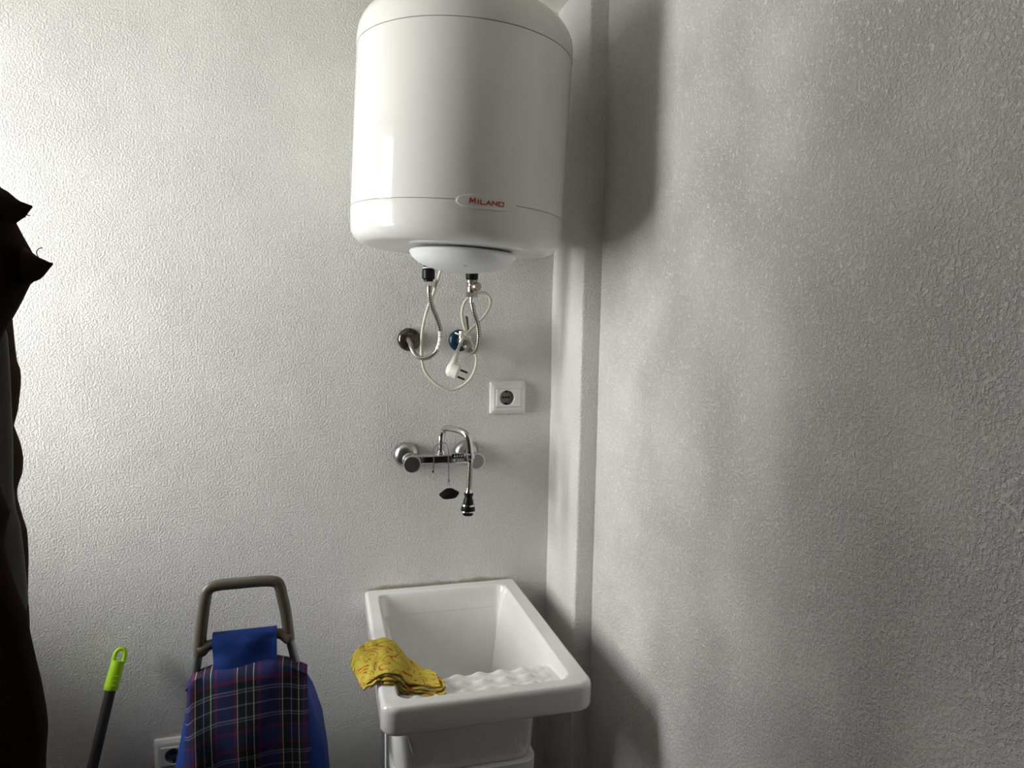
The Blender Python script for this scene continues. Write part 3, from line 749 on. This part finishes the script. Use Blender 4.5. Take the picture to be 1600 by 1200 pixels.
# ------------------------------------------------------------------ yellow cloth over the left rim
rag = thing('cleaning_cloth', 'folded yellow cleaning cloth with red swirls draped over the left sink rim', 'cloth', (.12, -.38, SZ))
q = lambda x, y, d: tuple(at(x, y, y=d))
fr = [q(567, 1077, -.452), q(573, 1070, -.452), q(584, 1060, -.452), q(598, 1052.5, -.453), (.120, -.455, .881), (.138, -.456, .872), (.147, -.458, .861), (.160, -.463, .856), (.180, -.470, .855), (.202, -.482, .858), (.217, -.487, .862)]
bk = [q(548, 1036, -.39), q(553, 1024, -.37), q(563, 1013, -.35), q(578, 1004, -.325), (.118, -.312, .882), (.137, -.318, .876), (.149, -.335, .864), (.165, -.365, .857), (.183, -.395, .854), (.203, -.425, .855), (.216, -.452, .860)]
FR, BK = spline(fr, 5), spline(bk, 5)
for li in range(4):
    off = li*.0046
    n = len(FR); j0 = [0, 5, 2, 6][li]; j1 = n-[3, 0, 1, 4][li]
    G_ = []; U = []
    for i in range(j0, j1):
        row = []; ur = []
        for j in range(15):
            t = j/14; t2 = t*(1-[0, .03, .05, .08][li])
            p = FR[i].lerp(BK[i], t2)
            tt = i/(n-1)
            p = p+Vector((0, 0, .0))
            wv = noise.noise(Vector((tt*5+li*3.1, t*2.2, li*1.7)))*.0045+noise.noise(Vector((tt*14, t*9, li*2.3)))*.0030
            nrm = Vector((FR[min(i+1, n-1)].z-FR[max(i-1, 0)].z, 0, -(FR[min(i+1, n-1)].x-FR[max(i-1, 0)].x))).normalized()
            on_rim = .10 < p.x < .135
            p = p+nrm*off*(1 if on_rim else 1.15)-nrm*(wv+.0025)*(0.35 if on_rim else 1)
            p.y += -.004*li*(1-t)+noise.noise(Vector((tt*7, li*5.5, 0)))*.009*(1-t)
            if li >= 1 and tt < .25: p.x -= .004*li*(.25-tt)*4; p.z += .002*li
            # keep off the ceramic
            row.append(p); ur.append((tt*.26, t*.17+li*.3))
        G_.append(row); U.append(ur)
    b = B(); sheet(b, G_, .0030, U); obj('fold', b, [M['rag'], M['rag_edge']], rag, sharp=50)

# ------------------------------------------------------------------ shopping trolley
YT = -.27
tr = thing('shopping_trolley', 'blue and tartan shopping trolley with taupe handle standing by the wall', 'trolley', (-.15, YT+.08, 0))
hl = [(311, 1024), (314, 990), (318, 955), (321, 935), (325, 922), (338, 915), (375, 911), (410, 908), (430, 909), (437, 916), (441, 932), (447, 960), (452, 1000)]
b = B(); hpth = spline([at(x, y, y=YT) for x, y in hl], 6)
tube(b, hpth, .0112, 24, flat=(.85, 1.0)); hd = obj('handle', b, M['taupe'], tr)
b = B()
tube(b, spline([at(314, 1016, y=YT), at(326, 1008, y=YT), at(345, 1004, y=YT)], 4), [.014, .0135, .012, .011, .0105, .0100, .0095, .009, .009], 16)
tube(b, spline([at(452, 996, y=YT), at(438, 990, y=YT), at(420, 990, y=YT)], 4), [.014, .0135, .012, .011, .0105, .0100, .0095, .009, .009], 16)
tube(b, [at(345, 1004, y=YT), at(420, 990, y=YT)], .009, 16)
obj('crossbar', b, M['taupe'], tr)
for (xa, ya), (xb, yb) in (((310, 1022), (303, 1068)), ((453, 1000), (465, 1046))):
    b = B(); p, q = at(xa, ya, y=YT), at(xb, yb, y=YT); q2 = q+(q-p)*((.10-q.z)/(q.z-p.z) if q.z != p.z else 1)
    q2 = p+(q-p)*((p.z-.12)/(p.z-q.z)); q2.x = q.x+(q2.x-q.x)*.15
    tube(b, [p+(p-q)*.1, q, q2], .0085, 14); obj('frame_tube', b, M['tube'], tr)
# strap panel of blue cloth over the crossbar
b = B(); tl, trr, br, bL = at(331, 993, y=YT-.012), at(432, 982, y=YT-.012), at(433, 1062, y=YT-.030), at(335, 1068, y=YT-.030)
G_ = []; U = []
for i in range(22):
    t = i/21; row = []; ur = []
    for j in range(15):
        s = j/14
        if t < .25:        # wraps over the bar
            a = (t/.25)*math.pi; c1_, c2_ = tl.lerp(trr, s), 0
            p = c1_+Vector((0, .012+.012*math.cos(a), .012*math.sin(a)-.012))
        else:
            tt = (t-.25)/.75; p = (tl-Vector((0, 0, .012))).lerp(bL, tt).lerp((trr-Vector((0, 0, .012))).lerp(br, tt), s)
            p.y -= .006*math.sin(math.pi*tt)*math.sin(math.pi*s)+noise.noise(Vector((s*2.5, tt*2.2, 4.4)))*.008
        row.append(p); ur.append((s, t))
    G_.append(row); U.append(ur)
sheet(b, G_, .002, U); obj('hanging_strap', b, [M['blue'], M['blue']], tr)['label'] = 'plain blue cloth strap hung over the crossbar'
# bag (blue), lofted along its height
b = B(); rows = []
zt0 = .775
prf = [(.10, -.305, .018, .115), (.30, -.312, .022, .125), (.55, -.300, .008, .115), (.64, -.288, -.003, .105), (.70, -.276, -.018, .09), (.74, -.268, -.032, .075), (.772, -.258, -.046, .055)]
def interp(z):
    for a_, c_ in zip(prf, prf[1:]):
        if z <= c_[0]: t = (z-a_[0])/(c_[0]-a_[0]); return [a_[i]*(1-t)+c_[i]*t for i in range(1, 4)]
    return prf[-1][1:]
for k in range(46):
    z = .10+(.772-.10)*k/45; xa, xb, hd_ = interp(z); cx = (xa+xb)/2; hx = (xb-xa)/2
    cyb = YT+.075
    lp = []
    for x, y in rrect(0, 0, hx, hd_, .035, 20):
        nn = noise.noise(Vector((x*9, y*9, z*7)))*.010+noise.noise(Vector((x*25+3, y*22, z*13)))*.004
        lp.append((cx+x*(1+nn*3), cyb+y+nn*.8, z+(x/.15)*.008*0+(.01*(x+.15) if z > .7 else 0)))
    rows.append(lp)
loft(b, rows); obj('bag', b, M['blue'], tr)['label'] = 'plain blue bag sides'
# tartan front flap with rolled top lip
b = B(); G_ = []; U = []
def tp(s):     # top edge of the flap in the photograph
    pts = [(289, 1082), (298, 1068), (335, 1053), (380, 1044), (425, 1039), (452, 1044), (480, 1056)]
    f = s*(len(pts)-1); i = min(int(f), len(pts)-2); t = f-i
    return (pts[i][0]*(1-t)+pts[i+1][0]*t, pts[i][1]*(1-t)+pts[i+1][1]*t)
NI, NJ = 46, 32
topL = [at(*tp(j/(NJ-1)), y=YT-.035) for j in range(NJ)]
for i in range(NI):
    t = i/(NI-1); row = []; ur = []
    for j in range(NJ):
        s = j/(NJ-1); T0 = topL[j]
        if t < .12:
            a = t/.12; p = T0+Vector((0, .055*(1-a), .010*math.sin(a*math.pi)*.8-.004*(1-a))); zl = -(1-a)*.055
        else:
            a = (t-.12)/.88; z = T0.z+(.16-T0.z)*a
            xl = topL[0].x*(1-a)+(-.300)*a+.0; xr = topL[-1].x*(1-a)+(.012)*a
            xl = topL[0].x-.010*S(a*4)*.4-.012*a; xr = topL[-1].x+.030*S(a*1.5)*.6
            x = xl+(xr-xl)*((T0.x-topL[0].x)/(topL[-1].x-topL[0].x)*(1-S(a*3))+s*S(a*3))
            bul = .020*S(a*5)*(1-(2*s-1)**2*.6)
            p = Vector((x, YT-.035-bul+noise.noise(Vector((s*4, a*5, 1.3)))*.012-.004*(1-(2*s-1)**4), z)); zl = (T0.z-z)
        if t >= .12: p.y += .020*abs(2*s-1)**6
        row.append(p); ur.append((p.x+.298+noise.noise(Vector((s*3, t*3, 9)))*.003, zl+.035*0+(s*.012)+.02))
    G_.append(row); U.append(ur)
sheet(b, G_, .003, U); obj('front_flap', b, [M['plaid'], M['blue']], tr, sharp=60)['label'] = 'dark blue tartan flap with red and white lines'
for s in (-1, 1):
    b = B(); lathe(b, (-.145+s*.17-.012, YT+.15, .07), (1, 0, 0), [(0, .0), (.0005, .05), (.003, .068), (.010, .07), (.020, .07), (.023, .066), (.0235, 0)], 32)
    obj('wheel', b, M['rubber'], tr)
b = B(); lathe(b, (-.32, YT+.15, .07), (1, 0, 0), [(0, .006), (.35, .006)], 12); box(b, -.27, -.02, YT-.01, YT+.15, .085, .10, .003); box(b, -.26, -.24, YT-.02, YT, 0, .09, .003); box(b, -.05, -.03, YT-.02, YT, 0, .09, .003)
obj('wheel_frame', b, M['tube'], tr)

# ------------------------------------------------------------------ mop stick with green grip
g_top, g_bot = at(191, 1011, y=-.035), at(172.5, 1078, y=-.062)
p_end = at(144, 1200, y=-.115)
dirp = (p_end-g_bot).normalized(); foot = g_bot+dirp*((g_bot.z-.004)/-dirp.z)
mp = thing('mop_handle', 'dark mop stick with lime green hanging grip leaning against the back wall', 'mop', foot)
obj('pole', tube(B(), [foot, foot.lerp(g_bot, .5), g_bot+(g_top-g_bot)*.15], .0108, 20), M['pole'], mp)
ax = (g_top-g_bot); Lg = ax.length; ax.normalize()
lat = ax.cross((CAM-g_top).normalized()).normalized(); dep = lat.cross(ax)
b = B(); rings = []
prof = [(0, .0132), (.002, .0145), (.010, .0146), (.03, .0144), (.05, .0140), (.062, .0138)]
lathe(b, g_bot, ax, prof, 28)
# hanging eye: a ring of plastic on top
h_eye = .062; Pth = []
e_w = .0098
Lr_ = Lg-h_eye-.004
cpt = g_bot+ax*h_eye
Pth = [cpt+lat*e_w*(-1)+ax*(-.004), cpt+lat*(-e_w)*1.02+ax*(Lr_*.35), cpt+lat*(-e_w*.9)+ax*(Lr_*.7), cpt+lat*(-e_w*.4)+ax*(Lr_*.97), cpt+lat*(e_w*.4)+ax*(Lr_*.97), cpt+lat*(e_w*.9)+ax*(Lr_*.7), cpt+lat*e_w*1.02+ax*(Lr_*.35), cpt+lat*e_w+ax*(-.004)]
tube(b, spline(Pth, 5), .0046, 14, flat=(1, 1))
for hh in (.010, .020, .030): 
    tube(b, [g_bot+ax*hh+dep*.0138+lat*-.001, g_bot+ax*(hh+.001)+dep*.0128+lat*.007], .0016, 8)
obj('grip', b, M['lime'], mp)['label'] = 'lime green grip with a hanging eye'

# ------------------------------------------------------------------ garments hanging on a stand at the left edge
YG = -.66
cs = thing('coat_stand', 'black coat stand carrying the dark clothes at the left edge', 'coat stand', (-.70, YG, 0))
b = B(); lathe(b, (-.70, YG, 0), (0, 0, 1), [(0, .15), (.012, .15), (.02, .13), (.028, .02), (.04, .0145), (1.97, .0145), (2.0, .010), (2.002, 0)], 32)
obj('pole', b, M['black'], cs)
for k in range(4):
    a = k*math.pi/2+.3; d = Vector((math.cos(a), math.sin(a), 0)); c = Vector((-.70, YG, 1.88))
    b = B(); tube(b, spline([c, c+d*.05+Vector((0, 0, .01)), c+d*.09+Vector((0, 0, .05)), c+d*.10+Vector((0, 0, .09))], 5), .006, 10); obj('hook', b, M['black'], cs)
def garment(name, label, cat, outline, yc, depth, xl, ztop, zbot, m, seed, pinch=None):
    """cloth body lofted over its height, its right border following the outline; folds all round"""
    pts = sorted([(at(px, py, y=yc).z, at(px, py, y=yc).x) for px, py in outline])
    def xr(z):
        if z <= pts[0][0]: return pts[0][1]
        for (za, xa), (zb_, xb) in zip(pts, pts[1:]):
            if z <= zb_: t = (z-za)/(zb_-za+1e-9); return xa*(1-t)+xb*t
        return pts[-1][1]
    b = B(); rows = []; n = 72
    nz = 130
    for k in range(nz+1):
        z = zbot+(ztop-zbot)*k/nz; R_ = xr(z); c = (R_+xl)/2; hx = (R_-xl)/2; lp = []
        dd = depth*(.75+.25*S((ztop-z)/.25))
        for q in range(n):
            a = 2*math.pi*q/n; ca, sa = math.cos(a), math.sin(a)
            fold = 1+.17*math.sin(a*7+seed+z*2.2)*abs(sa)+.10*math.sin(a*13+z*4+seed*2)*abs(sa)+.10*noise.noise(Vector((ca*2, sa*2, z*5+seed)))*abs(sa)
            lp.append((c+hx*ca, yc+dd*sa*fold+(.010*math.sin(z*9+seed)), z))
        rows.append(lp)
    loft(b, rows)
    o = obj(name, b, m, sharp=60)
    # origin at the garment's lower edge
    o.data.transform(Matrix.Translation(-Vector((xl, yc, zbot)))); o.location = (xl, yc, zbot)
    return tag(o, label, cat)
garment('brown_coat', 'dark brown cloth with wavy edge hanging behind the black garment', 'garment',
        [(-120, -20), (-60, 120), (-40, 260), (-14, 400), (6, 480), (16, 497), (19, 540), (22, 566), (28, 581), (28, 600), (24, 640), (17, 668), (27, 690), (33, 712), (34, 725), (32, 745), (25, 762), (26, 778), (33, 800), (44, 830), (47, 868), (47, 930), (49, 950), (50, 975), (48, 1010), (40, 1200)], -.525, .030, -.58, 2.02, .45, M['brown_cloth'], 1.3)  # out-of-view top added, and depth set, to block window light from the right wall
garment('grey_cloth', 'grey cloth strip showing between the brown and black garments', 'garment',
        [(5, 500), (14, 520), (16, 560), (17, 700), (16, 760), (20, 800), (27, 820), (34, 870), (41, 925), (43, 940), (30, 1000)], -.620, .018, -.56, 1.62, .75, M['grey_cloth'], 2.7)
fg = garment('black_garment', 'black and brown garment with two frayed pointed corners at the left edge', 'garment',
        [(-120, 40), (-60, 140), (-30, 220), (-6, 288), (4, 298), (13, 312), (18, 330), (21, 345), (29, 362), (40, 382), (49, 398), (54, 412), (50, 428), (40, 448), (28, 472), (15, 496), (2, 516), (-8, 540), (-12, 640), (-6, 700), (-2, 750), (6, 775), (19, 797), (14, 820), (10, 850), (17, 875), (26, 900), (38, 935), (47, 955), (51, 985), (60, 1030), (67, 1062), (74, 1110), (75, 1140), (72, 1165), (69, 1200), (66, 1250)], -.735, .040, -.58, 1.98, .30, M['black_cloth'], .4)
def corner(tip, basea, baseb, y):
    b = B(); T = at(*tip, y=y); A_ = at(*basea, y=y); C_ = at(*baseb, y=y); mid = (A_+C_)/2
    rows = []
    for k in range(9):
        t = k/8; c = mid.lerp(T, t); h = (A_-C_)/2*(1-t)**.8
        if k == 8: h = (A_-C_)/2*.06
        lp = []
        for q in range(16):
            a = 2*math.pi*q/16; wob = 1+.25*noise.noise(Vector((t*5, a, tip[1]*.1)))
            lp.append(c+h*math.cos(a)*wob+Vector((0, max(.016*(1-t), .002)*math.sin(a), 0))+Vector((0, 0, -.004*math.sin(t*3))))
        rows.append(lp)
    loft(b, rows); o = obj('pointed_corner', b, M['black_cloth'], fg); return o
c1o = corner((50, 322), (0, 292), (12, 352), -.740); c2o = corner((82, 412), (38, 385), (40, 445), -.740)
b = B(); tube(b, spline([at(37, 331, y=-.740), at(40, 335, y=-.743), at(47, 337, y=-.741)], 4), .0006, 6); tube(b, [at(40, 335, y=-.742), at(39, 340, y=-.740)], .0004, 6); obj('loose_thread', b, M['brown_cloth'], c1o)
b = B(); tube(b, spline([at(60, 402, y=-.740), at(57, 395, y=-.745), at(60, 389, y=-.743), at(66, 387, y=-.741)], 4), .0006, 6); obj('loose_thread', b, M['brown_cloth'], c2o)
